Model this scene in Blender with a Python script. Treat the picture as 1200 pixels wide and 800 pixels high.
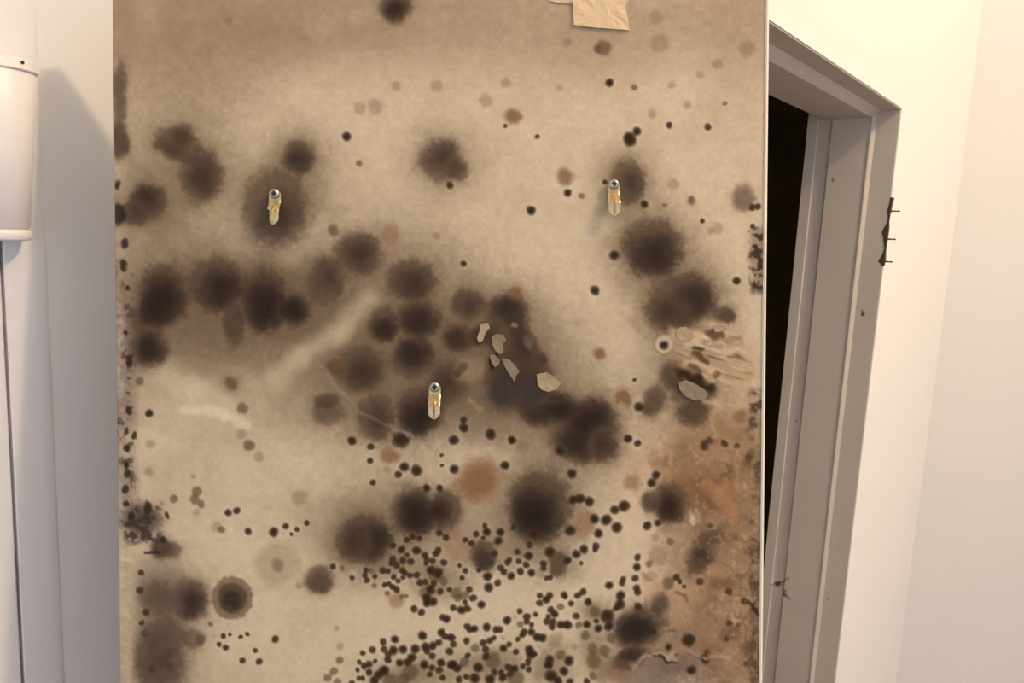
import bpy, bmesh, math, random
import numpy as np
from mathutils import Matrix, Vector

for o in list(bpy.data.objects): bpy.data.objects.remove(o)
scene = bpy.context.scene
COL = scene.collection

# ------------------------------------------------------------------ camera
def nrm(v):
    v = np.array(v, float); return v/np.linalg.norm(v)
F = 900.0                                   # focal length for a 1200 px wide frame
DOWN = nrm([-282, 6100, 900]); UP = -DOWN   # gravity as the tilted camera sees it
_fy = nrm(np.array([0, 0, 1.0]) - UP*UP[2])
ROT = np.array([np.cross(_fy, UP), _fy, UP])     # camera (x right, y down, z ahead) -> room
EYE = np.array([0, 0, 1.67])
cam_data = bpy.data.cameras.new('camera'); cam_data.lens = 27.0; cam_data.sensor_width = 36.0
cam_data.clip_start = 0.02
cam = bpy.data.objects.new('camera', cam_data); COL.objects.link(cam)
_m = np.eye(4); _m[:3, 0] = ROT@[1, 0, 0]; _m[:3, 1] = ROT@[0, -1, 0]; _m[:3, 2] = ROT@[0, 0, -1]; _m[:3, 3] = EYE
cam.matrix_world = Matrix(_m.tolist()); scene.camera = cam

# ------------------------------------------------------------------ light
world = bpy.data.worlds.new('dim_daylight'); scene.world = world; world.use_nodes = True
world.node_tree.nodes['Background'].inputs[0].default_value = (0.84, 0.87, 1.0, 1)
world.node_tree.nodes['Background'].inputs[1].default_value = 1.08
LAMP = (1.30, -0.08, 3.03)
ld = bpy.data.lights.new('ceiling_lamp_offscreen', 'POINT'); ld.energy = 70; ld.color = (1.0, 0.745, 0.47); ld.shadow_soft_size = 0.06
lamp = bpy.data.objects.new('ceiling_lamp_offscreen', ld); lamp.location = LAMP; COL.objects.link(lamp)
vs = scene.view_settings
vs.view_transform = 'Standard'; vs.look = 'None'; vs.gamma = 1.0; vs.use_curve_mapping = False; vs.exposure = 0.0

# ------------------------------------------------------------------ helpers
def s2l(c):
    c = np.asarray(c, float)/255.0
    return np.where(c <= 0.04045, c/12.92, ((c+0.055)/1.055)**2.4)

def link(name, me, parent=None, mat=None, **props):
    o = bpy.data.objects.new(name, me); COL.objects.link(o)
    if mat is not None and me is not None: me.materials.append(mat)
    if parent is not None: o.parent = parent
    for k, v in props.items(): o[k] = v
    return o

def mesh_of(bm, name, smooth=False):
    bmesh.ops.recalc_face_normals(bm, faces=bm.faces[:])
    me = bpy.data.meshes.new(name); bm.to_mesh(me); bm.free()
    if smooth:
        me.polygons.foreach_set('use_smooth', [True]*len(me.polygons))
    return me

def box_into(bm, lo, hi):
    v = [bm.verts.new((x, y, z)) for x in (lo[0], hi[0]) for y in (lo[1], hi[1]) for z in (lo[2], hi[2])]
    for q in ((0, 1, 3, 2), (4, 6, 7, 5), (0, 4, 5, 1), (2, 3, 7, 6), (0, 2, 6, 4), (1, 5, 7, 3)):
        bm.faces.new([v[i] for i in q])

def prism_into(bm, prof, a, b, f):
    """closed profile swept from a to b; f(profile point, sweep value) gives xyz"""
    A = [bm.verts.new(f(p, a)) for p in prof]; B = [bm.verts.new(f(p, b)) for p in prof]
    n = len(prof)
    for i in range(n):
        bm.faces.new([A[i], A[(i+1) % n], B[(i+1) % n], B[i]])
    bm.faces.new(A[::-1]); bm.faces.new(B)

def lathe_into(bm, prof, segs=40, axis='z', off=(0, 0, 0)):
    rings = []
    for r, h in prof:
        ring = []
        for k in range(segs):
            a = 2*math.pi*k/segs; c, s = r*math.cos(a), r*math.sin(a)
            p = (c, s, h) if axis == 'z' else (c, -h, s)
            ring.append(bm.verts.new((p[0]+off[0], p[1]+off[1], p[2]+off[2])))
        rings.append(ring)
    for i in range(len(rings)-1):
        for k in range(segs):
            bm.faces.new([rings[i][k], rings[i][(k+1) % segs], rings[i+1][(k+1) % segs], rings[i+1][k]])
    bm.faces.new(rings[0][::-1]); bm.faces.new(rings[-1])

def paint(name, col, rough=0.6, var=0.05, scale=6.0, bump=0.15, bscale=120.0, chips=None, metal=0.0):
    """painted or bare surface: slight tone variation, fine relief, optional chips of another colour"""
    m = bpy.data.materials.new(name); m.use_nodes = True; nt = m.node_tree; N = nt.nodes; b = N['Principled BSDF']
    b.inputs['Roughness'].default_value = rough; b.inputs['Metallic'].default_value = metal
    tc = N.new('ShaderNodeTexCoord')
    n1 = N.new('ShaderNodeTexNoise'); n1.inputs['Scale'].default_value = scale; n1.inputs['Detail'].default_value = 5
    nt.links.new(tc.outputs['Object'], n1.inputs['Vector'])
    mx = N.new('ShaderNodeMix'); mx.data_type = 'RGBA'
    c = np.array(col)
    mx.inputs['A'].default_value = (*np.clip(c*(1-var), 0, 1), 1); mx.inputs['B'].default_value = (*np.clip(c*(1+var), 0, 1), 1)
    nt.links.new(n1.outputs['Fac'], mx.inputs['Factor'])
    out = mx.outputs['Result']
    if chips:
        ccol, thr, cs = chips
        n3 = N.new('ShaderNodeTexNoise'); n3.inputs['Scale'].default_value = cs; n3.inputs['Detail'].default_value = 3
        nt.links.new(tc.outputs['Object'], n3.inputs['Vector'])
        r = N.new('ShaderNodeMapRange'); r.inputs['From Min'].default_value = thr; r.inputs['From Max'].default_value = thr+0.04
        nt.links.new(n3.outputs['Fac'], r.inputs['Value'])
        m2 = N.new('ShaderNodeMix'); m2.data_type = 'RGBA'; m2.inputs['B'].default_value = (*ccol, 1)
        nt.links.new(out, m2.inputs['A']); nt.links.new(r.outputs['Result'], m2.inputs['Factor']); out = m2.outputs['Result']
    nt.links.new(out, b.inputs['Base Color'])
    n2 = N.new('ShaderNodeTexNoise'); n2.inputs['Scale'].default_value = bscale; n2.inputs['Detail'].default_value = 3
    nt.links.new(tc.outputs['Object'], n2.inputs['Vector'])
    bp = N.new('ShaderNodeBump'); bp.inputs['Strength'].default_value = bump; bp.inputs['Distance'].default_value = 0.002
    nt.links.new(n2.outputs['Fac'], bp.inputs['Height']); nt.links.new(bp.outputs['Normal'], b.inputs['Normal'])
    return m

M_WALL = paint('wall_paint', (0.84, 0.82, 0.78), 0.75, 0.02, 2.5, 0.12)
M_TRIM = paint('white_gloss_paint', (0.84, 0.82, 0.81), 0.45, 0.02, 3.0, 0.06, 60)
M_FRAME = paint('grey_frame_paint', (0.60, 0.54, 0.455), 0.6, 0.10, 9.0, 0.2, 80, chips=((0.10, 0.08, 0.06), 0.715, 30))
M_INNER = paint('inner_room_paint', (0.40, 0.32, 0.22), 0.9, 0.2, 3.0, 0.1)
M_FLOOR = paint('brown_floor', (0.16, 0.11, 0.075), 0.6, 0.15, 3.0, 0.1)
M_CEIL = paint('ceiling_paint', (0.80, 0.78, 0.74), 0.8, 0.02, 3.0, 0.1)
M_PLAS = paint('white_plastic', (0.86, 0.83, 0.82), 0.38, 0.02, 20.0, 0.03)
M_RUST = paint('rusted_iron', (0.075, 0.05, 0.032), 0.75, 0.4, 60.0, 0.4, 300)
M_HOLE = paint('screw_socket', (0.03, 0.025, 0.02), 0.7, 0.2, 60, 0.1)

# ------------------------------------------------------------------ room shell
AZ = math.radians(38.0)
WD = np.array([math.sin(AZ), math.cos(AZ), 0.0])        # along both walls, away from the eye
WN = np.array([-WD[1], WD[0], 0.0])                     # into the wall
def wall_frame(dist):                                   # local x along wall, y into wall, z up
    p = WN*dist
    return Matrix(((WD[0], WN[0], 0, p[0]), (WD[1], WN[1], 0, p[1]), (0, 0, 1, 0), (0, 0, 0, 1)))
DR, DL = 0.25, 0.605
FR, FL = wall_frame(DR), wall_frame(DL)
CEIL = 3.30
FZ = -0.15                                              # floor level
ZH = 1.8474                                             # door head
TK = 1.122                                              # far jamb of the doorway
TJ = 0.575                                              # near jamb, hidden behind the panel
T0 = 0.505                                              # near end of this wall, the panel leans on it
TW = 1.626                                              # corner with the next wall
def sweep(name, prof, a, b, f, parent, mat, frame=None, **props):
    bm = bmesh.new(); prism_into(bm, prof, a, b, f)
    o = link(name, mesh_of(bm, name), parent, mat, **props)
    if frame is not None: o.matrix_world = frame
    return o
UPZ = lambda p, s: (p[0], p[1], s)                      # plan outline swept upwards
# one continuous wall with its doorway: an outline with a notch, swept through the wall
sweep('wall_right', [(T0, FZ), (TJ, FZ), (TJ, ZH), (TK, ZH), (TK, FZ), (TW, FZ), (TW, CEIL), (T0, CEIL)], 0.0, 0.118, lambda p, s: (p[0], s, p[1]), None, M_WALL, FR, kind='structure')
sweep('wall_far', [(TW, 0.118), (TW, -3.2), (TW+0.1, -3.2), (TW+0.1, 0.118)], FZ, CEIL, UPZ, None, M_WALL, FR, kind='structure')
# gap between the white door leaf and its frame, and edge of the frame's flat casing
TG, TG2, TA = 0.1977, 0.1998, 0.2276
sweep('wall_left', [(TA-0.004, 0), (0.80, 0), (0.80, 0.05), (TA-0.004, 0.05)], FZ, CEIL, UPZ, None, M_WALL, FL, kind='structure')
sweep('wall_return', [(T0, 0.118), (T0+0.05, 0.118), (T0+0.05, DL-DR), (T0, DL-DR)], FZ, CEIL, UPZ, None, M_WALL, FR, kind='structure')
pr = [(TG2, 0.03), (TG2, -0.0016), (TG2+0.0008, -0.0022)]
for k in range(7):
    a = math.pi/2*k/6; pr.append((TA-0.010+0.010*math.sin(a), -0.0022+0.0022*(1-math.cos(a))))
pr.append((TA, 0.03))
sweep('trim_1', pr, FZ, CEIL, UPZ, None, M_TRIM, FL, kind='structure')
# left door leaf, closed, seen as a sliver, with its hinge
d2 = link('door_2', None, kind='structure'); d2.matrix_world = FL
sweep('leaf', [(-0.62, 0.035), (-0.62, -0.0022), (TG-0.001, -0.0022), (TG, -0.0014), (TG, 0.035)], FZ+0.008, 2.05, UPZ, d2, M_TRIM)
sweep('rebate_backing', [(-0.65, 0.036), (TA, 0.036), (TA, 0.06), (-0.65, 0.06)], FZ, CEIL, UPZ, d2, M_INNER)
bm = bmesh.new(); box_into(bm, (-2.6, 0.0, FZ), (-0.625, 0.0358, CEIL)); box_into(bm, (-0.625, 0.0, 2.055), (TG2-0.0002, 0.0358, CEIL))
o = link('wall_beside_door', mesh_of(bm, 'wall_beside_door'), mat=M_WALL, kind='structure'); o.matrix_world = FL

bm = bmesh.new(); box_into(bm, (-3.5, -3.5, FZ-0.05), (5, 4.5, FZ))
link('floor', mesh_of(bm, 'floor'), mat=M_FLOOR, kind='structure')
bm = bmesh.new(); box_into(bm, (-3.5, -3.5, CEIL), (5, 4.5, CEIL+0.05))
link('ceiling', mesh_of(bm, 'ceiling'), mat=M_CEIL, kind='structure')
# unlit room behind the doorway
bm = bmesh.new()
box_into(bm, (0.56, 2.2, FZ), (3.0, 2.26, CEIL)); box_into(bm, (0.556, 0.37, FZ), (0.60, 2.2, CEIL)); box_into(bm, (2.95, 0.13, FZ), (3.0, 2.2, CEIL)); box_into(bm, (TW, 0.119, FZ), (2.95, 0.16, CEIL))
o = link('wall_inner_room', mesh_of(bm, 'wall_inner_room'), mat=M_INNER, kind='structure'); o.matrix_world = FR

# ------------------------------------------------------------------ door frame of the dark doorway
d1 = link('door_1', None, kind='structure'); d1.matrix_world = FR
def jamb(g, t):             # g = -1: the lining stands off towards smaller t
    sweep('jamb_edge', [(t-g*.001, 0.0012), (t+g*0.0015, 0.0012), (t+g*0.0015, 0.029), (t-g*.001, 0.029)], FZ, ZH, UPZ, d1, M_FRAME)
    sweep('bead', [(t-g*.001, 0.029), (t+g*0.0015, 0.029), (t+g*0.0048, 0.0320), (t+g*0.0060, 0.0336), (t+g*0.0056, 0.0355), (t-g*.001, 0.0355)], FZ, ZH-0.002, UPZ, d1, M_FRAME)
    sweep('jamb', [(t-g*.001, 0.0355), (t+g*0.0045, 0.0355), (t+g*0.0045, 0.0845), (t+g*0.0035, 0.0857), (t-g*.001, 0.0857)], FZ, ZH-0.002, UPZ, d1, M_FRAME)
    sweep('rebate', [(t-g*.001, 0.0858), (t+g*0.0006, 0.0858), (t+g*0.0006, 0.1035), (t-g*.001, 0.1035)], FZ, ZH-0.002, UPZ, d1, M_FRAME)
    sweep('rebate_lip', [(t-g*.001, 0.1035), (t+g*0.0006, 0.1035), (t+g*0.0022, 0.1050), (t+g*0.0022, 0.1185), (t-g*.001, 0.1185)], FZ, ZH-0.002, UPZ, d1, M_FRAME)
jamb(-1, TK); jamb(1, TJ)
ALONG = lambda q, s: (s, q[1], q[0])
sweep('head_edge', [(ZH+.001, 0.0012), (ZH-0.0015, 0.0012), (ZH-0.0015, 0.0245), (ZH+.001, 0.0245)], TJ, TK, ALONG, d1, M_FRAME)
sweep('head_bead', [(ZH+.001, 0.0245), (ZH-0.0015, 0.0245), (ZH-0.0092, 0.0340), (ZH-0.0100, 0.0352), (ZH+.001, 0.0352)], TJ, TK, ALONG, d1, M_FRAME)
sweep('head', [(ZH+.001, 0.0352), (ZH-0.0100, 0.0352), (ZH-0.0100, 0.0970), (ZH-0.0085, 0.0985), (ZH+.001, 0.0985)], TJ, TK, ALONG, d1, M_FRAME)
# what is left of the old hinge at the arris: a rusty strip with three screws standing out
hp = link('hinge_plate', None, d1, label='rusted remains of a hinge on the door frame edge')
bm = bmesh.new()
zs = [1.733, 1.728, 1.722, 1.716, 1.709, 1.701, 1.694, 1.687, 1.680, 1.673, 1.667, 1.661, 1.655, 1.649, 1.643]
wi = [.0002, .0004, .0010, .0022, .0006, .0003, .0035, .0060, .0032, .0020, .0004, .0012, .0030, .0062, .0008]
wo = [.0040, .0036, .0024, .0016, .0006, .0003, .0016, .0018, .0012, .0010, .0004, .0008, .0016, .0018, .0006]
A = [bm.verts.new((TK-0.0019, 0.001+w, z)) for w, z in zip(wi, zs)]
B = [bm.verts.new((TK-0.0023, -0.0004-0.3*w, z)) for w, z in zip(wo, zs)]
C = [bm.verts.new((TK+0.0006+0.4*w, -0.0005-0.6*w, z)) for w, z in zip(wo, zs)]
D = [bm.verts.new((TK+0.0004, 0.001, z)) for z in zs]
for S, E_ in ((A, B), (B, C), (C, D), (D, A)):
    for i in range(len(zs)-1): bm.faces.new([S[i], E_[i], E_[i+1], S[i+1]])
bm.faces.new([A[0], B[0], C[0], D[0]]); bm.faces.new([A[-1], D[-1], C[-1], B[-1]])
hl = link('hinge_leaf', mesh_of(bm, 'hinge_leaf'), hp, M_RUST)
for z, ln in ((1.7155, 0.012), (1.6785, 0.011), (1.6485, 0.010)):
    bm = bmesh.new()
    lathe_into(bm, [(0.0011, -0.003), (0.0011, 0.002), (0.0008, ln*0.7), (0.0012, ln*0.86), (0.0008, ln)], 10, 'y', (TK+0.0004, 0, z))
    link('screw', mesh_of(bm, 'screw', True), hp, M_RUST)

# ------------------------------------------------------------------ tapering hinge cover of the left door
hg = link('hinge_cover', None, d2, label='white cylindrical hinge cover with end collars')
ZT, ZB = 1.756, 1.647
TC, TY = 0.1950, -0.012
def ring(name, prof):
    bm = bmesh.new(); lathe_into(bm, prof, 56, 'z', (TC, TY, 0))
    return link(name, mesh_of(bm, name, True), hg, M_PLAS)
ring('barrel', [(.0165, ZB+.0075), (.0180, ZB+.0085), (.0250, ZT-.001), (.0235, ZT+.0005)])
ring('collar', [(.0150, ZB-.0006), (.0176, ZB-.0002), (.0184, ZB+.0010), (.0185, ZB+.0050), (.0179, ZB+.0062), (.0160, ZB+.0075)])
ring('collar', [(.0230, ZT-.0004), (.0258, ZT), (.0262, ZT+.0012), (.0252, ZT+.0022), (.0236, ZT+.0030), (.0228, ZT+.0062), (.0205, ZT+.0082), (.0100, ZT+.0088)])
bm = bmesh.new(); ra = math.radians(-62)
lathe_into(bm, [(.0011, -.001), (.0011, .0012), (.0006, .0014)], 12, 'y')
pn = link('pin_hole', mesh_of(bm, 'pin_hole', True), hg, M_HOLE); pn.location = (TC+.0229*math.cos(ra), TY+.0229*math.sin(ra), ZT+.0052); pn.rotation_euler = (0, 0, ra+math.pi/2)

# ------------------------------------------------------------------ the mould-stained panel
DEP = 0.50
ed = ROT@nrm([-68, 35600, 900])                                  # down the panel
ex = ROT@np.array([1.0, 0, 0]); ex = nrm(ex-ed*(ex@ed))          # to its right
ey = np.cross(-ed, ex)                                           # into the panel
TOP = EYE + ROT@(np.array([(515-600)/F, (-16-400)/F, 1.0])*DEP)
W = 0.4258; TH = 0.014
side = abs(ex[2])*W/2
HGT = (TOP[2]-FZ-side)/(-ed[2])
low = min((TOP + ed*HGT + s*ex*W/2 + y*ey)[2] for s in (-1, 1) for y in (0, TH))
HGT += (low-FZ)/(-ed[2])
BASE = TOP + ed*HGT
pm = np.eye(4); pm[:3, 0] = ex; pm[:3, 1] = ey; pm[:3, 2] = -ed; pm[:3, 3] = BASE
panel = link('mouldy_panel', None, label='pale panel board blotched with dark mould, leaning in front of the doorway', category='panel')
panel.matrix_world = Matrix(pm.tolist())
def chart(x, z, y=0.0):
    """panel coordinates (metres) -> stain chart units; arrays allowed"""
    P = (BASE[:, None] + ex[:, None]*np.ravel(x) - ed[:, None]*np.ravel(z) + ey[:, None]*np.ravel(np.broadcast_to(y, np.shape(np.ravel(x))))) - EYE[:, None]
    c = ROT.T@P
    return 600+F*c[0]/c[2], 400+F*c[1]/c[2]
def on_panel(u, v):
    """stain chart units -> panel x, z (metres)"""
    r = ROT@nrm([u-600, v-400, F])
    t = ((BASE-EYE)@ey)/(r@ey)
    q = EYE + r*t - BASE
    return q@ex, q@(-ed)
U = DEP/F                                                        # metres per chart unit

# --- stain chart, evaluated per vertex of a fine grid
NC = 600
zvis = on_panel(515, 812)[1]
NRV = int((HGT-zvis)/W*NC)
xs = np.linspace(-W/2, W/2, NC)
zr = np.concatenate([np.linspace(HGT, zvis, NRV), np.linspace(zvis, 0, 40)[1:]])
NR = len(zr)
GXX, GZZ = np.meshgrid(xs, zr)
cu, cv = chart(GXX, GZZ)
CX = cu.reshape(NR, NC); CY = cv.reshape(NR, NC)
RS = np.random.RandomState(11)
def vnoise(x, y, s, seed):
    g = np.random.RandomState(seed).rand(256, 256)
    fx, fy = x/s, y/s
    ix, iy = np.floor(fx).astype(int), np.floor(fy).astype(int)
    tx, ty = fx-ix, fy-iy
    tx = tx*tx*(3-2*tx); ty = ty*ty*(3-2*ty)
    ix &= 255; iy &= 255; jx, jy = (ix+1) & 255, (iy+1) & 255
    return (g[iy, ix]*(1-tx)+g[iy, jx]*tx)*(1-ty) + (g[jy, ix]*(1-tx)+g[jy, jx]*tx)*ty - 0.5
N40 = vnoise(CX, CY, 40, 1); N20 = vnoise(CX, CY, 19, 2); N9 = vnoise(CX, CY, 9, 3); N4 = vnoise(CX, CY, 4.3, 4); N2 = vnoise(CX, CY, 2.2, 5)
N90 = vnoise(CX, CY, 90, 6)
WX = CX + 5*N20 + 3*vnoise(CX, CY, 9, 7) + 1.5*N4
WY = CY + 5*vnoise(CX, CY, 19, 8) + 3*vnoise(CX, CY, 9, 9) + 1.5*vnoise(CX, CY, 4.3, 10)
def sst(a, b, x):
    t = np.clip((x-a)/(b-a), 0, 1); return t*t*(3-2*t)
COLR = np.zeros((NR, NC, 3)); RELIEF = np.zeros((NR, NC))
COLR[:] = (207, 181, 145)
def window(x, y, r):
    m = (CX[0] > x-r) & (CX[0] < x+r); j = np.nonzero(m)[0]
    i = np.nonzero((CY[:, NC//2] > y-r) & (CY[:, NC//2] < y+r))[0]
    if len(i) == 0 or len(j) == 0: return None
    return slice(max(i[0]-1, 0), i[-1]+2), slice(max(j[0]-1, 0), j[-1]+2)
def lay(w, a, c):
    COLR[w] += (np.array(c, float)-COLR[w])*a[..., None]
def blob(x, y, rx, ry, a, c, soft=0.35, rot=0, warp=1.0, fuzz=0.12, relief=0.0, onpale=False, dark=False):
    w = window(x, y, max(rx, ry)*(1.3+soft)+12)
    if w is None: return
    X = CX[w]+(WX[w]-CX[w])*warp-x; Y = CY[w]+(WY[w]-CY[w])*warp-y
    if rot:
        cr, sr = math.cos(math.radians(rot)), math.sin(math.radians(rot)); X, Y = X*cr+Y*sr, Y*cr-X*sr
    d = np.sqrt((X/rx)**2+(Y/ry)**2) + fuzz*(.5*N9[w]+.7*N4[w]+.6*N2[w])
    al = a*(1-sst(1-soft, 1+soft, d))
    if onpale: al = al*sst(118, 165, COLR[w][..., 1])
    if dark: al = al*sst(-6, 14, COLR[w][..., 1]-c[1])
    lay(w, al, c)
    if relief: RELIEF[w] += relief*al
DK = (46, 36, 29); BR = (82, 63, 47); MB = (112, 86, 63); RU = (140, 98, 66); PALE = (206, 180, 146)
# broad tone of the paper: tea-brown upper zone and diffuse tide marks
up_ = 1-sst(28, 128, CY + 34*N90 + 14*N40 + (CX-420)*0.012)
lay(np.s_[:, :], 0.85*up_*(1-0.35*sst(300, 640, CX)), (158, 131, 101))
lay(np.s_[:, :], 0.30*sst(0.0, 0.5, N90+0.5*N40)*(1-sst(100, 400, CX)), (150, 124, 96))
lay(np.s_[:, :], 0.18*sst(-0.1, 0.6, N40+N20), (176, 146, 112))
lay(np.s_[:, :], 0.12*sst(0.0, 0.5, N20+0.5*N9), (216, 190, 158))
for b in ((215, 60, 90, 60, .35), (330, 45, 60, 30, .25), (250, 110, 60, 40, .30), (180, 120, 50, 60, .25), (440, 40, 40, 20, .2), (700, 60, 60, 40, .25), (860, 60, 40, 70, .25),
          (560, 20, 80, 30, .2), (200, 260, 50, 50, .2)):
    blob(*b, (146, 120, 90), 0.9, warp=2)
blob(380, 30, 14, 10, .35, (190, 165, 135), .8); blob(172, 8, 18, 40, .4, (190, 166, 134), .9)
# brown haze round the colonies
for b in ((250, 345, 125, 62, .55), (255, 345, 105, 44, .55), (340, 345, 50, 40, .40), (240, 395, 60, 34, .40), (470, 385, 70, 80, .35), (300, 450, 90, 60, .22), (590, 430, 50, 60, .4), (215, 400, 70, 50, .35), (345, 385, 70, 45, .45), (440, 380, 110, 105, .58), (470, 450, 95, 70, .55), (560, 400, 70, 70, .55), (620, 440, 75, 75, .5), (680, 505, 62, 52, .45),
          (330, 235, 54, 56, .45), (220, 200, 56, 60, .45), (170, 240, 45, 45, .45), (518, 190, 42, 40, .35), (480, 610, 110, 52, .42), (632, 595, 60, 62, .5), (430, 635, 48, 45, .45),
          (560, 470, 60, 40, .4), (765, 292, 52, 50, .45), (800, 350, 56, 46, .45), (800, 440, 50, 60, .45), (190, 740, 50, 85, .35), (735, 215, 36, 40, .4), (350, 184, 34, 36, .4), (840, 640, 50, 70, .35)):
    blob(*b[:4], b[4]*1.12, (112, 90, 66), 0.8, warp=1.6, fuzz=.06)
# rusty wash along the lower right border
for b in ((835, 545, 62, 62, .62, (156, 112, 74)), (822, 575, 30, 26, .6, (124, 82, 52)), (858, 520, 40, 40, .35, (170, 122, 82)), (850, 620, 46, 70, .55, (150, 106, 70)), (810, 640, 38, 40, .45, (138, 108, 80)),
          (822, 700, 62, 42, .6, (176, 130, 94)), (835, 755, 66, 40, .6, (134, 96, 66)), (790, 770, 60, 34, .5, (132, 102, 76)), (870, 780, 40, 50, .45, (160, 116, 84)), (790, 560, 26, 40, .4, (140, 100, 66)),
          (730, 788, 46, 30, .35, (150, 118, 86)), (765, 790, 50, 26, .55, (112, 92, 80)), (800, 780, 40, 14, .4, (108, 88, 78)), (870, 460, 24, 60, .35, (176, 136, 96)), (760, 560, 40, 40, .25, (186, 140, 100))):
    blob(*b[:5], b[5], 0.7, warp=2.4, fuzz=.28)
m = sst(800, 860, CX)*sst(500, 580, CY); lay(np.s_[:, :], 0.5*m*sst(0.02, .35, N20+.6*N9), (120, 84, 56)); lay(np.s_[:, :], 0.4*m*sst(0.05, .4, -N20+.6*N4), (196, 152, 116))
# pale scuffs
def stroke(pts, wd, a, c, soft=.5, warp=1.0, relief=0.0):
    for (x0, y0), (x1, y1) in zip(pts[:-1], pts[1:]):
        L = math.hypot(x1-x0, y1-y0); n = 1
        w = window((x0+x1)/2, (y0+y1)/2, L/2+wd*2+10)
        if w is None: continue
        X = CX[w]+(WX[w]-CX[w])*warp; Y = CY[w]+(WY[w]-CY[w])*warp
        t = np.clip(((X-x0)*(x1-x0)+(Y-y0)*(y1-y0))/(L*L), 0, 1)
        d = np.hypot(X-x0-t*(x1-x0), Y-y0-t*(y1-y0))/wd + .2*N4[w]
        al = a*(1-sst(1-soft, 1+soft, d)); lay(w, al, c)
        if relief: RELIEF[w] += relief*al
stroke([(190, 436), (225, 462), (262, 484)], 15, .7, (206, 182, 146), .9); stroke([(215, 480), (262, 486), (288, 499)], 5.5, .85, (218, 195, 160), .7)
stroke([(432, 352), (398, 388), (352, 418), (322, 446)], 12, .75, (190, 164, 130), .9)
stroke([(340, 300), (372, 262)], 12, .35, PALE, .9)
stroke([(640, 740), (700, 690), (760, 640)], 20, .35, (206, 180, 144), .9)
stroke([(600, 690), (540, 725), (480, 735)], 16, .35, (204, 178, 142), .9)
# colonies: x, y, rx, ry, strength, rotation, core dx, core dy
COLONY = ((464, 8, 19, 18, .86, 0, 0, 2), (208, 170, 28, 18, .72, 20, -2, 6), (236, 207, 25, 31, .74, 0, 2, 0), (214, 160, 14, 16, .6, 0, 0, 0), (174, 238, 20, 22, .80, 30, -4, -4), (158, 250, 16, 14, .62, 0, 0, 0),
    (350, 184, 18, 20, .80, 0, 0, 4), (323, 240, 38, 42, .66, 0, 6, 12), (516, 188, 24, 25, .68, 0, 2, -4), (536, 199, 14, 13, .55, 0, 0, 0), (736, 213, 21, 27, .68, 0, 4, 2),
    (765, 291, 35, 34, .86, 0, 2, 6), (798, 352, 40, 30, .88, -28, 8, 2), (848, 370, 15, 11, .72, 0, 6, 0), (782, 366, 26, 22, .6, 0, 0, 0),
    (193, 345, 31, 34, .92, 0, -2, 4), (176, 372, 21, 26, .90, 30, 4, -6), (174, 408, 23, 22, .88, 20, 0, 0), (254, 333, 33, 31, .88, 0, 6, 6), (309, 352, 30, 38, .94, 0, 2, 4), (344, 362, 20, 21, .93, 0, 0, 0),
    (274, 380, 12, 26, .55, 0, 0, 0), (382, 330, 22, 28, .64, 15, 4, -6), (420, 297, 28, 26, .74, 0, 2, 0), (482, 328, 28, 25, .76, 0, 2, 4), (491, 374, 26, 22, .86, 0, 0, 2), (451, 381, 19, 19, .86, 0, 0, 4),
    (424, 433, 29, 26, .74, 0, 2, 2), (393, 430, 12, 10, .55, 0, 0, 0), (485, 419, 25, 24, .86, 0, 0, -4), (441, 489, 23, 26, .68, 0, 2, 4), (492, 481, 27, 27, .88, 0, -2, 6), (383, 469, 15, 9, .70, -10, 0, 2),
    (385, 484, 20, 14, .40, 0, 0, 0), (550, 357, 20, 19, .66, 0, 0, 0), (536, 396, 19, 17, .82, 0, 0, 0), (594, 365, 24, 22, .84, 0, 0, 0), (526, 446, 24, 26, .68, 0, 0, 0), (575, 392, 22, 18, .70, 0, 0, 0),
    (588, 446, 20, 30, .92, 0, 0, 0), (622, 450, 24, 34, .92, 0, 0, 0), (608, 402, 17, 26, .84, -15, 0, 0), (632, 421, 9, 10, .85, 0, 0, 0), (628, 484, 22, 16, .86, 30, 0, 0), (655, 478, 28, 20, .92, 20, 0, 0),
    (690, 500, 34, 34, .97, 0, 2, -2), (676, 520, 30, 22, .85, 15, 0, 0), (708, 520, 18, 20, .75, 0, 0, 0), (604, 432, 30, 40, .6, 0, 0, 0),
    (632, 592, 36, 40, .97, 0, -4, 10), (430, 630, 27, 28, .98, 0, 4, 4), (414, 634, 22, 24, .62, 0, 0, 0), (486, 600, 26, 29, .94, 0, 2, 2), (522, 597, 18, 24, .84, 0, -6, 2), (566, 649, 15, 16, .86, 0, 0, 4),
    (655, 661, 10, 14, .72, 0, 0, 0), (786, 589, 20, 23, .90, 0, 0, 4), (762, 588, 11, 12, .6, 0, 0, 0), (826, 644, 14, 30, .86, 32, -4, 8), (812, 452, 28, 24, .74, 0, 0, 0), (788, 440, 15, 18, .6, 0, 0, 0), (766, 470, 13, 20, .58, 20, 0, 0),
    (812, 484, 20, 16, .7, 0, 0, 0), (750, 734, 29, 23, .94, -20, -4, 2), (774, 706, 12, 14, .62, 0, 0, 0), (738, 770, 22, 13, .84, -30, 0, 0), (222, 702, 21, 24, .80, 0, 0, 4), (374, 679, 16, 16, .70, 0, 0, 2),
    (186, 700, 22, 22, .50, 0, 0, 0), (188, 642, 11, 14, .74, 0, 0, 0), (200, 645, 12, 10, .5, 0, 0, 0), (166, 608, 22, 18, .60, 0, 0, 0), (192, 745, 24, 24, .58, 0, 0, 0), (186, 775, 30, 36, .66, 0, 0, 0), (225, 748, 16, 12, .35, 0, 0, 0),
    (872, 232, 14, 16, .40, 0, 0, 0), (141, 165, 10, 22, .72, 0, 0, 0), (141, 110, 8, 40, .45, 0, 0, 0))
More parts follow.
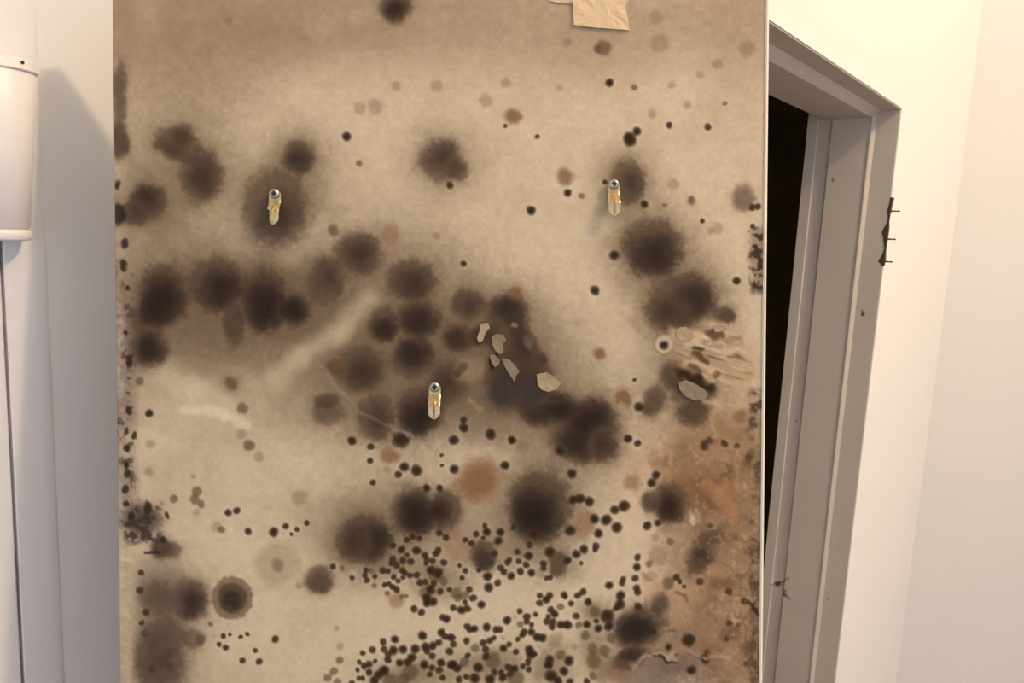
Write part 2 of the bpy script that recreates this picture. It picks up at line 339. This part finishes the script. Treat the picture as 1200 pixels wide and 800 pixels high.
for x, y, rx, ry, a, rot, dx, dy in COLONY:
    big = min(rx, ry) > 17
    blob(x, y, rx*1.26, ry*1.26, .46*a, (116, 92, 67), .45, rot, .8, .14, dark=a >= .84)
    blob(x, y, rx*1.02, ry*1.02, .80*a, (90, 71, 53), .28, rot, .40, .16, .00010, dark=a >= .84)
    blob(x, y, rx*.96, ry*.96, .30*a, (76, 58, 44), .18, rot, .40, .14, dark=True)
    blob(x+dx, y+dy, rx*.70, ry*.70, .62*a, (62, 47, 37), .45, rot, .9, .18, .00015, dark=True)
    k = max(0, min(1, (a-.72)/.25))
    if k: blob(x+dx*1.3, y+dy*1.3, rx*.66, ry*.66, .85*k, (44, 34, 28), .62, rot, .9, .12)
    if big: blob(x+dx, y+dy, rx*.30, ry*.30, .35*a, (40, 29, 23), .7)
# ringed colonies and ghosts
blob(272, 700, 24.5, 25, .72, (108, 86, 62), .08, warp=.25); blob(272, 700, 20, 20.5, .55, (136, 110, 82), .10, warp=.25); blob(272, 700, 17, 17.5, .80, (84, 66, 47), .15, warp=.3); blob(271, 701, 11, 11, .7, DK, .5)
blob(325, 660, 24, 25, .30, (132, 108, 80), .3); blob(325, 660, 17, 18, .30, (190, 165, 130), .4); blob(327, 662, 7, 8, .55, (112, 90, 64), .5)
for r, c in ((13, PALE), ):
    blob(778, 403, 13, 13, .6, (130, 102, 74), .2, warp=.3); blob(778, 403, 10.5, 10.5, .8, (206, 178, 142), .2, warp=.3)
blob(730, 466, 13, 14, .4, (150, 116, 84), .2, warp=.4); blob(730, 466, 9, 9, .75, (122, 86, 58), .25, warp=.5); blob(728, 473, 4, 3, .6, (180, 150, 118), .4)
# rusty round patches
for x, y, r, a in ((562, 563, 23, .98), (540, 572, 12, .35), (740, 565, 10, .6), (601, 136, 9.5, .78), (662, 206, 9.5, .75), (457, 274, 10.5, .55), (604, 344, 8, .8), (456, 534, 10, .85), (685, 614, 13, .62), (465, 702, 9.5, .5),
                   (770, 543, 9, .4), (702, 414, 7, .8), (395, 428, 8, .6), (785, 540, 9, .6), (540, 640, 20, .3), (868, 487, 8, .6), (724, 786, 14, .4), (604, 430, 6, .3)):
    c = RU if r > 9.8 else (124, 86, 58)
    blob(x, y, r, r, a, c, .48, warp=.7)
for b in ((515, 682, 32, 22, .50), (470, 662, 34, 18, .30), (545, 785, 100, 24, .40), (648, 780, 20, 26, .45), (580, 775, 24, 14, .40), (475, 790, 40, 14, .40), (700, 755, 20, 34, .40), (600, 650, 50, 24, .25), (700, 715, 24, 16, .35), (660, 665, 20, 16, .35)):
    blob(*b, (106, 86, 60), .8, warp=1.6, fuzz=.1)
blob(602, 464, 34, 17, .55, (62, 52, 47), .5); blob(577, 424, 4, 9, .9, (26, 19, 15), .5, 10); blob(590, 455, 12, 20, .5, (58, 50, 48), .6); blob(625, 455, 12, 22, .4, (64, 55, 50), .6); blob(614, 398, 12, 20, .5, (52, 42, 35), .6, -20); blob(606, 372, 14, 12, .5, (58, 48, 32), .6); blob(560, 396, 12, 9, .5, (56, 44, 32), .5)
# small round spots, by tone:  x,y,radius
FAINT = ((421,127,7),(440,126,9),(511,102,7),(593,97,6),(569,117,8),(465,101,5),(820,88,5),(787,100,4),(768,20,8),(772,50,10),(875,58,9),(805,123,5),(765,133,5),(655,102,4),(665,50,5),(840,75,6),(512,277,5),(788,215,6),(840,268,7),(832,272,4),
    (613,525,8),(284,508,6),(303,535,6),(226,558,3),(350,584,9),(255,618,6),(394,736,3.5),(399,757,4.5),(351,686,4.5),(673,759,4.5),(590,747,2.5),(603,722,2.5),(704,792,6),(772,652,10),(768,630,5),(326,417,4),(271,450,14),(454,552,4),(268,25,5),(176,520,6),(175,552,5),(810,235,6),(697,716,10),(649,750,8.5),(632,672,5),(360,275,4),(230,600,5))
MED = ((422,192,3.5),(391,269,6.5),(681,228,3.5),(778,241,3),(810,234,4.5),(849,121,3),(744,103,3.5),(230,576,6),(204,584,5),(228,585,6),(236,590,5),(271,450,8),(283,478,6.5),(292,521,6),(260,621,4),(234,750,6),(397,773,4.5),(391,786,4.5),(385,793,4.5),(396,799,4.5),(401,666,3),(440,685,3),(454,695,3),(536,695,7),
    (500,695,9),(510,672,9),(520,680,5),(480,787,10),(458,797,9),(472,796,7),(578,774,9),(605,796,9),(556,758,5),(545,776,6),(610,731,4),(657,711,4),(678,733,4),(657,767,5.5),(687,745,5),(717,747,6),(696,760,6.5),(709,762,6.5),(696,774,9.5),(695,792,5),(762,660,4),(786,635,4),(784,683,7),(784,758,4.5),(707,56,9),(700,57,5),(758,478,8),(435,668,3),(240,365,4),(163,446,5),(247,731,3),
    (650,652,8),(652,668,8),(538,700,5),(546,697,5),(697,716,6),(470,700,3),(476,699,3),(668,734,3))
DARK = ((406,160,5.5),(592,148,2.5),(629,160,3),(715,97,4.5),(738,165,7),(737,161,6),(746,154,5),(784,147,3.5),(830,148,4),(527,217,4),(543,309,3.5),(665,226,4.5),(622,246,5),(709,213,3),(755,239,4.5),(823,259,3),(720,299,5.5),(697,340,5),(863,329,4.5),(778,404,5),(748,476,5.5),(736,514,4.5),(747,520,4),(601,515,4.5),(656,528,5),(671,555,5),(672,586,5),(680,585,5.5),(691,588,5.5),(768,557,5),(763,566,5),(731,593,6),(720,597,5),
    (175,484,4.5),(268,600,4),(278,598,4),(291,623,4),(321,623,5.5),(335,616,4),(348,620,3),(360,613,3),(341,626,2),(262,745,3),(270,743,2),(282,746,2.5),(289,743,2.5),(265,758,3.5),(257,755,3),(284,774,3.5),(322,749,4),(300,762,3),(304,775,4),(413,516,5),(434,523,4),(434,540,3.5),(437,566,3.5),(470,515,9.5),(473,547,5.5),(488,551,6.5),(466,556,4),(500,571,4.5),(532,516,5.5),(532,550,5),(543,493,4),(543,501,5),(517,533,2),(518,545,2),
    (575,508,6),(600,515,4.5),(592,545,5),(513,597,6.5),(515,571,4),(744,445,2.5),(882,243,4),(889,242,4),(882,265,3),
    (390,664,3.5),(413,676,3),(429,668,3.2),(428,673,3.5),(431,679,3.5),(440,674,3),(449,668,4),(455,669,3),(451,685,3),(456,684,3),(460,688,3.5),(465,691,4),(461,639,3.5),(471,644,4.5),(488,645,4.5),(478,650,3),(461,655,4),(459,660,3),(473,657,4),(482,658,4),(465,662,4),(472,668,4),(475,671,3.5),(462,676,3.5),(467,681,3),(473,677,3),(477,633,3.5),(483,629,3.5),(491,631,3.5),(497,650,4),(500,655,4),(499,660,3),(507,657,4),(511,648,4),(514,644,4),(520,659,4),(481,674,3.5),(488,674,4),(492,683,4),(498,682,3.5),(508,683,4),(516,692,4),(527,690,3),(505,668,5),(513,671,5),(504,690,5),(500,700,5),(523,629,4),(515,624,4),
    (546,632,3.2),(559,625,3.5),(569,615,3),(571,622,4.5),(567,629,2.5),(586,623,4.5),(584,633,5),(602,618,3.2),(611,621,3.2),(626,625,5),(553,636,3.5),(580,648,3.8),(545,668,3.5),(538,662,2.5),(541,676,3),(571,675,5),(572,688,5),(583,683,4),(586,665,4),(590,670,4),(599,675,4.5),(610,670,4),(595,658,4),(597,655,3),(607,646,3.5),(608,658,3.5),(617,662,4),(620,651,5),(621,638,4),(623,671,4.5),(637,660,4),(637,666,3.5),(644,646,6),(641,677,3),(646,677,3),(665,657,4.5),(675,649,5),(668,621,6),(561,667,3),(633,697,3.5),(645,697,4),(661,697,4),(677,697,4),(550,690,4),
    (697,608,5.5),(711,609,6),(723,618,6),(702,625,5),(699,640,4),(698,644,3),(684,643,5),(681,660,2.6),(758,615,5),(771,612,4),(747,653,4),(747,664,4.5),(745,677,4),(746,689,4),(747,694,4),(730,678,4),(729,683,4),(714,685,4.5),(727,698,5.5),(683,693,4),(793,676,4),(797,681,3),(802,687,2.5),
    (485,713,4),(494,717,4),(500,706,5),(508,705,5),(519,723,3.5),(524,725,4.5),(495,745,5),(517,741,4.5),(521,746,4),(527,747,4),(449,752,4),(463,749,4.5),(436,761,4),(425,765,3.2),(450,760,4),(461,762,5),(455,766,4),(472,760,5),(486,760,5),(498,758,5),(500,763,4),(507,757,5),(514,753,4),(506,768,4),(454,772,4),(468,776,4.5),(482,770,5),(477,775,4.5),(421,776,3.2),(427,780,4),(433,778,4),(440,774,2.6),(419,785,2.8),(433,787,4),(450,785,6),(444,790,5),(420,794,2.8),(425,794,3),(439,797,5),(412,799,3),(497,779,5),(506,782,4),(517,776,4.5),(528,778,5),(519,794,3.5),(504,790,3.5),(526,763,4),(515,785,4),
    (532,712,4),(541,714,5),(548,712,4),(555,700,4),(564,708,4.5),(546,705,3),(547,734,4),(550,738,4),(555,737,4.5),(570,734,4.5),(581,737,4),(586,737,4),(594,726,4.7),(546,751,3.5),(530,747,4),(531,755,4),(574,750,4),(579,747,3.2),(566,753,4),(569,761,4),(609,715,3.5),(617,722,4),(617,728,3.5),(627,720,3),(623,732,3),(614,740,4),(612,744,3.5),(623,740,4.5),(630,746,5),(636,747,5),(607,749,3.2),(590,759,4.5),(597,755,3.2),(605,764,3.5),(620,761,5),(622,766,6),(619,775,4),(627,766,3),(612,780,3.6),(620,784,4),(633,706,4),(641,702,4.5),(646,714,4),(650,719,4.5),(643,722,3),(641,728,4),(648,728,4),(647,734,4),(657,732,4.5),(664,732,5),(669,707,3.5),(675,722,4),(662,699,3),(645,772,5),(643,778,5),(667,774,5.5),(661,786,5),(646,792,7),(654,797,5),(668,798,4),(561,782,5.5),(580,787,4),(588,787,3.5),(596,781,4),(602,783,4.5),(598,789,4),(590,793,5),(575,796,6),(557,795,6),(547,793,3.5),(538,796,4),(548,768,3.5),(536,782,5),(531,778,5),(569,769,4),
    (690,705,4.5),(726,708,6),(722,712,4),(712,721,8),(688,732,4.5),(699,727,3),(702,736,4.5),(714,733,5.5),(687,799,4),(747,710,4),(807,750,7),(812,748,4),(826,772,6),(829,764,3.5),(810,785,5),(784,758,3),(766,740,4),(849,519,4),(864,522,3.5),(826,522,6),(832,516,4),(878,537,5),(854,692,4),(820,681,4),(832,615,3),(164,691,4),(165,671,3.5),(171,718,4.5),(170,741,4),(178,783,4),(200,781,4),(191,632,4),(166,730,3),(855,729,4),(866,731,3),(874,777,3),(852,748,3))
for x, y, r in FAINT: blob(x, y, r, r, .34, (120, 96, 70), .4, warp=.5)
for x, y, r in MED: blob(x, y, r, r, .66, (94, 74, 50), .35, warp=.5, relief=.0001)
for x, y, r in DARK:
    blob(x, y, r+3.2, r+3.2, .32, (214, 188, 154), .35, warp=.2, onpale=True)
for x, y, r in DARK:
    blob(x, y, r*1.04, r*1.04, .88, (60, 44, 29), .36, warp=.35, relief=.0002)
    if r > 4.4: blob(x, y, r*.5, r*.5, .5, (34, 25, 17), .6, warp=.2)
# more spots of the same kind carry on below what the chart lists
for _ in range(260):
    x, y, r = RS.uniform(400, 690), RS.uniform(803, 1500), RS.uniform(3, 6); blob(x, y, r, r, .85, (56, 41, 27), .3, warp=.3)
for _ in range(26):
    x, y, r = RS.uniform(170, 850), RS.uniform(840, 2600), RS.uniform(18, 44); blob(x, y, r, r, .85, BR, .3); blob(x, y, r*.6, r*.6, .7, DK, .5)
# speckle and crumbling along both borders
re_ = sst(872, 884, CX+7*N20+3*N4)*(1-sst(893, 895.5, CX))
gate = np.clip(sst(-.10, .15, vnoise(CX*0, CY, 26, 21)+.24)*sst(410, 430, CY) + sst(262, 270, CY)*(1-sst(336, 348, CY)), 0, 1)
GR = .7*N4 + .4*N2 + .8*N9
lay(np.s_[:, :], re_*gate*.45, (104, 80, 58))
lay(np.s_[:, :], re_*gate*sst(.0, .25, GR+.05)*.85, (54, 41, 30))
lay(np.s_[:, :], re_*sst(350, 420, CY)*sst(.15, .4, -GR)*.55, (206, 176, 146))
le_ = 1-sst(150, 166, CX+6*N20)
lay(np.s_[:, :], le_*sst(300, 420, CY)*(1-sst(595, 640, CY))*.30, (128, 108, 92))
lay(np.s_[:, :], le_*sst(90, 200, CY)*.25*sst(-.2, .4, N40), (96, 76, 60))
lay(np.s_[:, :], le_*sst(230, 400, CY)*(1-sst(590, 640, CY))*sst(.08, .36, GR)*.75, (70, 54, 44))
lay(np.s_[:, :], (1-sst(141, 149, CX+3*N9))*sst(290, 370, CY)*.55*sst(-.3, .3, N20+N4)*(1-sst(590, 640, CY)), (192, 172, 152))
lay(np.s_[:, :], sst(142, 150, CX)*(1-sst(180, 200, CX))*sst(580, 595, CY)*(1-sst(630, 645, CY))*sst(-.05, .35, GR+.5*N20)*.9, (66, 52, 44))
lay(np.s_[:, :], (1-sst(150, 160, CX))*sst(628, 640, CY)*.55, (196, 170, 134))
lay(np.s_[:, :], sst(156, 170, CX)*(1-sst(205, 225, CX))*sst(640, 680, CY)*(.35+.45*sst(-.1, .45, N20+.8*N9)), (100, 82, 66))
for x, y, r in ((146,311,4),(145,317,3),(148,340,2.5),(147,285,5),(140,250,9),(138,215,4),(147,545,3.5),(148,525,3.5),(148,555,4),(147,573,3.5),(146,505,3),(150,480,5),(157,509,3),(148,590,3),(172,595,5),(154,606,4),(195,603,3),(146,390,2.5),(150,424,4)):
    blob(x, y, r, r*1.3, .85, (50, 38, 30), .35, warp=1)
stroke([(168, 646), (186, 648)], 1.8, .8, DK); stroke([(144, 420), (154, 418)], 1.8, .6, DK)
# torn fibres: noise drawn out along the tear
SX = CX*.97+CY*.26; SY = CY*.97-CX*.26
ST = vnoise(SX, SY*5.5, 22, 31) + .7*vnoise(SX, SY*5, 11, 32)
tm = (1-sst(.55, 1.1, np.hypot((CX-836)/52, (CY-418)/44) + .3*N20))
lay(np.s_[:, :], tm*.55, (176, 142, 106)); lay(np.s_[:, :], tm*sst(.05, .45, ST)*.75, (212, 182, 144)); lay(np.s_[:, :], tm*sst(.12, .5, -ST)*.75, (104, 78, 55))
# scabby mottling of the rusty border
mm = sst(775, 835, CX+20*N40-.12*(CY-600))*sst(470, 540, CY+30*N40)
lay(np.s_[:, :], mm*sst(.0, .5, N20+.8*N9+.3*N4)*.55, (112, 80, 54)); lay(np.s_[:, :], mm*sst(.05, .5, -N20+.5*N9)*.35, (192, 148, 108))
lay(np.s_[:, :], mm*.30, (118, 92, 64))
VE = 1-sst(.0, .075, np.abs(vnoise(CX, CY, 24, 33)+.45*N9))
lay(np.s_[:, :], mm*VE*sst(-.1, .3, vnoise(CX, CY, 50, 34))*.45, (84, 58, 40)); lay(np.s_[:, :], mm*sst(.25, .5, N4+.5*N2)*.30, (206, 166, 128))
# torn, laminated paper on the right border
for p, wd, a, c in (([(792, 392), (808, 398), (822, 404)], 8, .85, (200, 168, 128)), ([(822, 398), (848, 407)], 4, .8, (210, 180, 142)), ([(800, 405), (828, 408)], 2.5, .6, (206, 174, 136)),
        ([(804, 424), (822, 428), (840, 436)], 4, .75, (196, 166, 128)), ([(806, 432), (826, 440), (838, 446)], 2.6, .6, (204, 174, 136)), ([(834, 411), (850, 416), (872, 414)], 3.2, .55, (208, 176, 138)), ([(838, 440), (870, 442)], 5, .5, (192, 154, 112)), ([(836, 383), (850, 385)], 5, .8, (200, 168, 134)),
        ([(830, 391), (848, 396)], 5, .85, (96, 72, 50)), ([(857, 402), (870, 399)], 4, .5, (126, 92, 64)), ([(816, 410), (822, 412)], 3.6, .85, (76, 56, 38)), ([(814, 418), (828, 423)], 3, .85, (84, 62, 42)), ([(808, 431), (815, 434)], 3.5, .8, (90, 68, 48)),
        ([(796, 438), (812, 446), (834, 456)], 6, .95, (52, 38, 26)), ([(840, 440), (845, 436)], 4, .75, (110, 74, 50)), ([(823, 470), (836, 474)], 3, .5, (196, 166, 134)), ([(838, 470), (838, 500), (845, 512)], 3, .4, (190, 158, 124)),
        ([(770, 768), (783, 771), (794, 771)], 2, .85, (60, 42, 28)), ([(770, 765), (794, 768)], 2, .5, (206, 172, 136)), ([(736, 783), (752, 772), (764, 769)], 3, .6, (184, 152, 112)), ([(786, 738), (792, 739)], 2, .7, (100, 72, 48)),
        ([(762, 697), (770, 686)], 8, .5, (186, 148, 108)), ([(758, 672), (762, 680), (768, 672)], 4, .5, (150, 120, 86)), ([(800, 660), (802, 640), (812, 632)], 2, .4, (186, 158, 128)), ([(810, 603), (811, 612)], 4, .8, (206, 182, 150)), ([(818, 600), (818, 612)], 2, .5, (190, 162, 132)),
        ([(786, 528), (784, 545)], 4, .6, (186, 150, 116)), ([(830, 568), (844, 580), (858, 600), (862, 622)], 7, .55, (172, 124, 82)), ([(868, 705), (880, 706), (882, 716)], 2.4, .8, (58, 40, 28)), ([(884, 712), (886, 718)], 4, .8, (58, 42, 30)), ([(793, 692), (805, 705)], 2, .6, (110, 78, 50)),
        ([(812, 765), (828, 775), (850, 768)], 2.4, .5, (192, 150, 116)), ([(560, 478), (548, 470)], 3, .3, (190, 160, 120)), ([(473, 504), (484, 509)], 2.5, .5, (190, 166, 136))):
    stroke(p, wd, a, c, .75, 2.0, .0003 if sum(c) > 420 else 0)
stroke([(372, 424), (402, 461), (424, 486), (470, 505)], 2, .25, (170, 148, 120), .7)
blob(547, 433, 15, 13, .6, (160, 138, 108), .6, -40); blob(541, 430, 9, 5, .8, (92, 66, 50), .4, -35); blob(535, 437, 5, 4, .8, (78, 58, 42), .4); blob(563, 432, 3, 10, .45, (146, 130, 94), .6, 15)
blob(604, 380, 4, 3, .5, (176, 160, 136), .5); blob(620, 400, 4, 8, .4, (150, 132, 106), .6); blob(640, 470, 18, 4, .3, (90, 76, 64), .5)
# fibre-fine tone noise, then photo tone -> paint colour
COLR *= (1 + .035*N9 + .04*N4 + .03*N2)[..., None]
COLR = np.clip(COLR, 4, 250)
GAIN = np.array([0.965, 0.865, 0.765])
LIN = np.clip(s2l(COLR)/GAIN, 0.004, 0.92)
RELIEF += .00002*N4 + .00003*N9 + .0005*re_*sst(400, 460, CY)*(N9+N4) + .0006*le_*sst(300, 420, CY)*(N9+N4)

me = bpy.data.meshes.new('board')
GY = -np.clip(RELIEF, -.0008, .0010)
GY[:, 0] = GY[:, -1] = 0; GY[0] = 0; GY[-1] = 0
V = np.stack([GXX, GY, GZZ], -1).reshape(-1, 3)
idx = np.arange(NR*NC).reshape(NR, NC)
Q = np.stack([idx[:-1, :-1], idx[1:, :-1], idx[1:, 1:], idx[:-1, 1:]], -1).reshape(-1, 4)
nb = len(V)
Vb = np.array([[-W/2, TH, HGT], [W/2, TH, HGT], [W/2, TH, 0], [-W/2, TH, 0]])
V = np.vstack([V, Vb])
loops = [list(map(int, q)) for q in Q]
loops.append([nb, nb+1, nb+2, nb+3])
loops.append([int(i) for i in idx[0]] + [nb+1, nb]); loops.append([int(i) for i in idx[-1][::-1]] + [nb+3, nb+2])
loops.append([int(i) for i in idx[::-1, 0]] + [nb, nb+3]); loops.append([int(i) for i in idx[:, -1]] + [nb+2, nb+1])
me.from_pydata(V.tolist(), [], loops); me.update()
ca = me.color_attributes.new('stain', 'FLOAT_COLOR', 'POINT')
CA = np.ones((len(V), 4), np.float32); CA[:nb, :3] = LIN.reshape(-1, 3); CA[nb:, :3] = (.4, .34, .26)
ca.data.foreach_set('color', CA.ravel())
sm = np.zeros(len(me.polygons), bool); sm[:len(Q)] = True; me.polygons.foreach_set('use_smooth', sm)
mb = bpy.data.materials.new('mouldy_paper'); mb.use_nodes = True; nt = mb.node_tree; N = nt.nodes; b = N['Principled BSDF']
b.inputs['Roughness'].default_value = 0.95; b.inputs['Specular IOR Level'].default_value = 0.04
at = N.new('ShaderNodeAttribute'); at.attribute_name = 'stain'
tc = N.new('ShaderNodeTexCoord'); nz = N.new('ShaderNodeTexNoise'); nz.inputs['Scale'].default_value = 420; nz.inputs['Detail'].default_value = 4
nt.links.new(tc.outputs['Object'], nz.inputs['Vector'])
mr = N.new('ShaderNodeMapRange'); mr.inputs['To Min'].default_value = 0.96; mr.inputs['To Max'].default_value = 1.04
nt.links.new(nz.outputs['Fac'], mr.inputs['Value'])
vm = N.new('ShaderNodeVectorMath'); vm.operation = 'SCALE'
nt.links.new(at.outputs['Color'], vm.inputs[0]); nt.links.new(mr.outputs['Result'], vm.inputs['Scale'])
nt.links.new(vm.outputs['Vector'], b.inputs['Base Color'])
bp = N.new('ShaderNodeBump'); bp.inputs['Strength'].default_value = 0.12; bp.inputs['Distance'].default_value = 0.0004
nt.links.new(nz.outputs['Fac'], bp.inputs['Height']); nt.links.new(bp.outputs['Normal'], b.inputs['Normal'])
link('board', me, panel, mb)

# white painted edge band down the right side: a thin lipping with a rounded arris
M_EDGE = paint('edge_band_paint', (0.88, 0.79, 0.64), 0.6, 0.06, 30, 0.1, 200)
bm = bmesh.new()
prism_into(bm, [(W/2-.0004, TH), (W/2-.0004, -.0006), (W/2+.0004, -.0012), (W/2+.0014, -.0009), (W/2+.0019, .0002), (W/2+.0020, .002), (W/2+.0020, TH)], 0.0, HGT, lambda p, s: (p[0], p[1], s))
link('edge_band', mesh_of(bm, 'edge_band'), panel, M_EDGE, label='white edge band')

# masking tape stuck over the top edge
M_TAPE = paint('masking_tape', (0.76, 0.57, 0.33), 0.6, 0.05, 60, 0.2, 400)
M_TAPE2 = paint('masking_tape_old', (0.66, 0.50, 0.32), 0.6, 0.06, 60, 0.2, 400)
def sheet(name, outline, mat, lift, thick=.0004, wave=.0003, label=None, curl=0.0):
    bm = bmesh.new()
    P = []
    n = len(outline)
    cx = sum(p[0] for p in outline)/n; cy = sum(p[1] for p in outline)/n
    ring = []
    for i in range(n):
        a, c = outline[i], outline[(i+1) % n]
        k = max(1, int(math.hypot(c[0]-a[0], c[1]-a[1])/6))
        for j in range(k): ring.append((a[0]+(c[0]-a[0])*j/k, a[1]+(c[1]-a[1])*j/k))
    rm = max(math.hypot(p[0]-cx, p[1]-cy) for p in ring)
    def mk(p, extra):
        x, z = on_panel(*p) if p[1] > -16 else (on_panel(p[0], -16)[0], HGT)
        r = math.hypot(p[0]-cx, p[1]-cy)/rm
        return bm.verts.new((x, -(lift+extra+wave*math.sin(p[0]*.31+p[1]*.23)+curl*r*r*(1 if p[0] < cx else .3)), z))
    levels = (1.0, .66, .33)
    f_ = [[mk((cx+(p[0]-cx)*s, cy+(p[1]-cy)*s), thick) for p in ring] for s in levels]
    g_ = [[mk((cx+(p[0]-cx)*s, cy+(p[1]-cy)*s), 0) for p in ring] for s in levels]
    m_ = len(ring)
    for S in (f_, g_):
        for l in range(2):
            for i in range(m_): bm.faces.new([S[l][i], S[l][(i+1) % m_], S[l+1][(i+1) % m_], S[l+1][i]])
        bm.faces.new(S[2])
    for i in range(m_): bm.faces.new([f_[0][i], f_[0][(i+1) % m_], g_[0][(i+1) % m_], g_[0][i]])
    o = link(name, mesh_of(bm, name), panel, mat)
    if label: o['label'] = label
    return o
sheet('tape_strip', [(644, -16), (643, 1), (655, 4), (671, 5), (700, 3), (728, 5), (734, 7), (738, -2), (741, -16)], M_TAPE2, .0003, label='older strip of masking tape along the top edge')
sheet('tape_strip', [(670.5, -16), (671, 6), (672.5, 30), (690, 32.5), (715, 34.5), (738, 36), (735, 20), (733, 8), (728, -16)], M_TAPE, .0009, label='pale masking tape tab')

# lifted chips of the surface paper
M_CHIP = paint('paper_chip_grey', (0.27, 0.215, 0.135), 0.95, 0.35, 180, 0.3, 400)
M_CHIP2 = paint('paper_chip_tan', (0.43, 0.33, 0.205), 0.95, 0.3, 180, 0.3, 400)
CH = (([(563, 379), (572, 378), (574, 384), (569, 390), (566, 399), (561, 401), (559, 396), (562, 388)], M_CHIP2, .0012),
      ([(576, 394), (582, 391), (590, 392), (593, 398), (590, 402), (590, 412), (586, 415), (581, 411), (577, 404)], M_CHIP, .0016),
      ([(574, 416), (579, 415), (586, 421), (585, 427), (580, 430), (576, 425)], M_CHIP, .0010),
      ([(588, 421), (596, 420), (603, 427), (609, 435), (605, 440), (603, 447), (598, 440), (593, 432)], M_CHIP, .0016),
      ([(629, 438), (640, 436), (650, 441), (658, 448), (652, 456), (643, 459), (634, 456), (630, 450)], M_CHIP2, .0014),
      ([(795, 448), (803, 445), (814, 449), (825, 456), (830, 462), (826, 468), (814, 469), (803, 464), (796, 456)], M_CHIP, .0022),
      ([(792, 388), (797, 383), (804, 383), (811, 388), (814, 395), (808, 400), (798, 399), (793, 395)], M_CHIP2, .0012),
      ([(836, 382), (843, 380), (850, 382), (851, 386), (844, 389), (837, 388)], M_CHIP2, .0012),
      ([(824, 397), (833, 399), (848, 403), (847, 407), (835, 406), (826, 403)], M_CHIP2, .0012))
for ol, mt, cl in CH: sheet('paper_flake', ol, mt, .0002, .0003, .00025, curl=cl*.6)

# three brass turn clips, each held by a round-headed screw
M_BRASS = paint('worn_brass', (0.60, 0.48, 0.26), 0.30, 0.3, 160, 0.15, 300, metal=0.9)
M_STEEL = paint('screw_steel', (0.50, 0.46, 0.43), 0.38, 0.15, 120, 0.15, 300, metal=0.9)
def clip(u, v, length, chipped=False, turn=0.0):
    x, z = on_panel(u, v)
    r = link('turn_clip', None, panel, label='worn brass turn clip'); r.location = (x, 0, z); r.rotation_euler = (0, math.radians(turn), 0)
    Lm = length*U; hw = 7.0*U
    bm = bmesh.new()
    rows = []
    ns = 22
    for i in range(ns+1):
        s = i/ns; zz = 3.5*U - (Lm+3.5*U)*s
        wv = hw
        if s < .12: wv = hw*math.sqrt(max(.05, 1-((.12-s)/.12)**2*.75))
        if s > .80: wv = hw*math.sqrt(max(.02, 1-((s-.80)/.20)**2))
        wl = wv
        if chipped and s > .58: wl = wv*(.55 if s < .9 else .6)
        hgt = .0026 + .0050*sst(.26, .66, s)
        ridge = .0012*sst(.42, .6, s)*(1-sst(.88, 1, s))
        prof = [(-wl, 0.0), (-wl*.8, .0004), (-wl*.22, .0005), (0, .0005+ridge), (wv*.22, .0005), (wv*.8, .0004), (wv, 0.0)]
        rows.append([bm.verts.new((a, -(hgt+e), zz)) for a, e in prof] + [bm.verts.new((a, -(hgt-.0010), zz)) for a, e in prof[::-1]])
    n = len(rows[0])
    for i in range(ns):
        for k in range(n): bm.faces.new([rows[i][k], rows[i][(k+1) % n], rows[i+1][(k+1) % n], rows[i+1][k]])
    bm.faces.new(rows[0]); bm.faces.new(rows[-1][::-1])
    link('plate', mesh_of(bm, 'plate', False), r, M_BRASS)
    bm = bmesh.new()
    lathe_into(bm, [(.0026, -.0005), (.0026, .0016), (.0020, .0017), (.0020, .0030)], 20, 'y')
    link('spacer', mesh_of(bm, 'spacer'), r, M_BRASS)
    bm = bmesh.new(); R = 6.4*U
    lathe_into(bm, [(R*.9, .0026), (R, .0032), (R*.97, .0039), (R*.82, .0046), (R*.60, .0051), (R*.42, .0053), (R*.36, .0046), (R*.1, .0042)], 28, 'y')
    sc = link('screw', mesh_of(bm, 'screw', True), r, M_STEEL)
    bm = bmesh.new()
    for a in (0, 1):
        w_, l_ = R*.13, R*.52
        box_into(bm, (-(l_ if a else w_), -.0054, -(w_ if a else l_)), ((l_ if a else w_), -.0046, (w_ if a else l_)))
    link('cross_slot', mesh_of(bm, 'cross_slot'), r, M_HOLE)
    return r
clip(718.5, 217, 38); clip(323.5, 228, 37, True); clip(510, 453, 37)
bpy.context.view_layer.update()
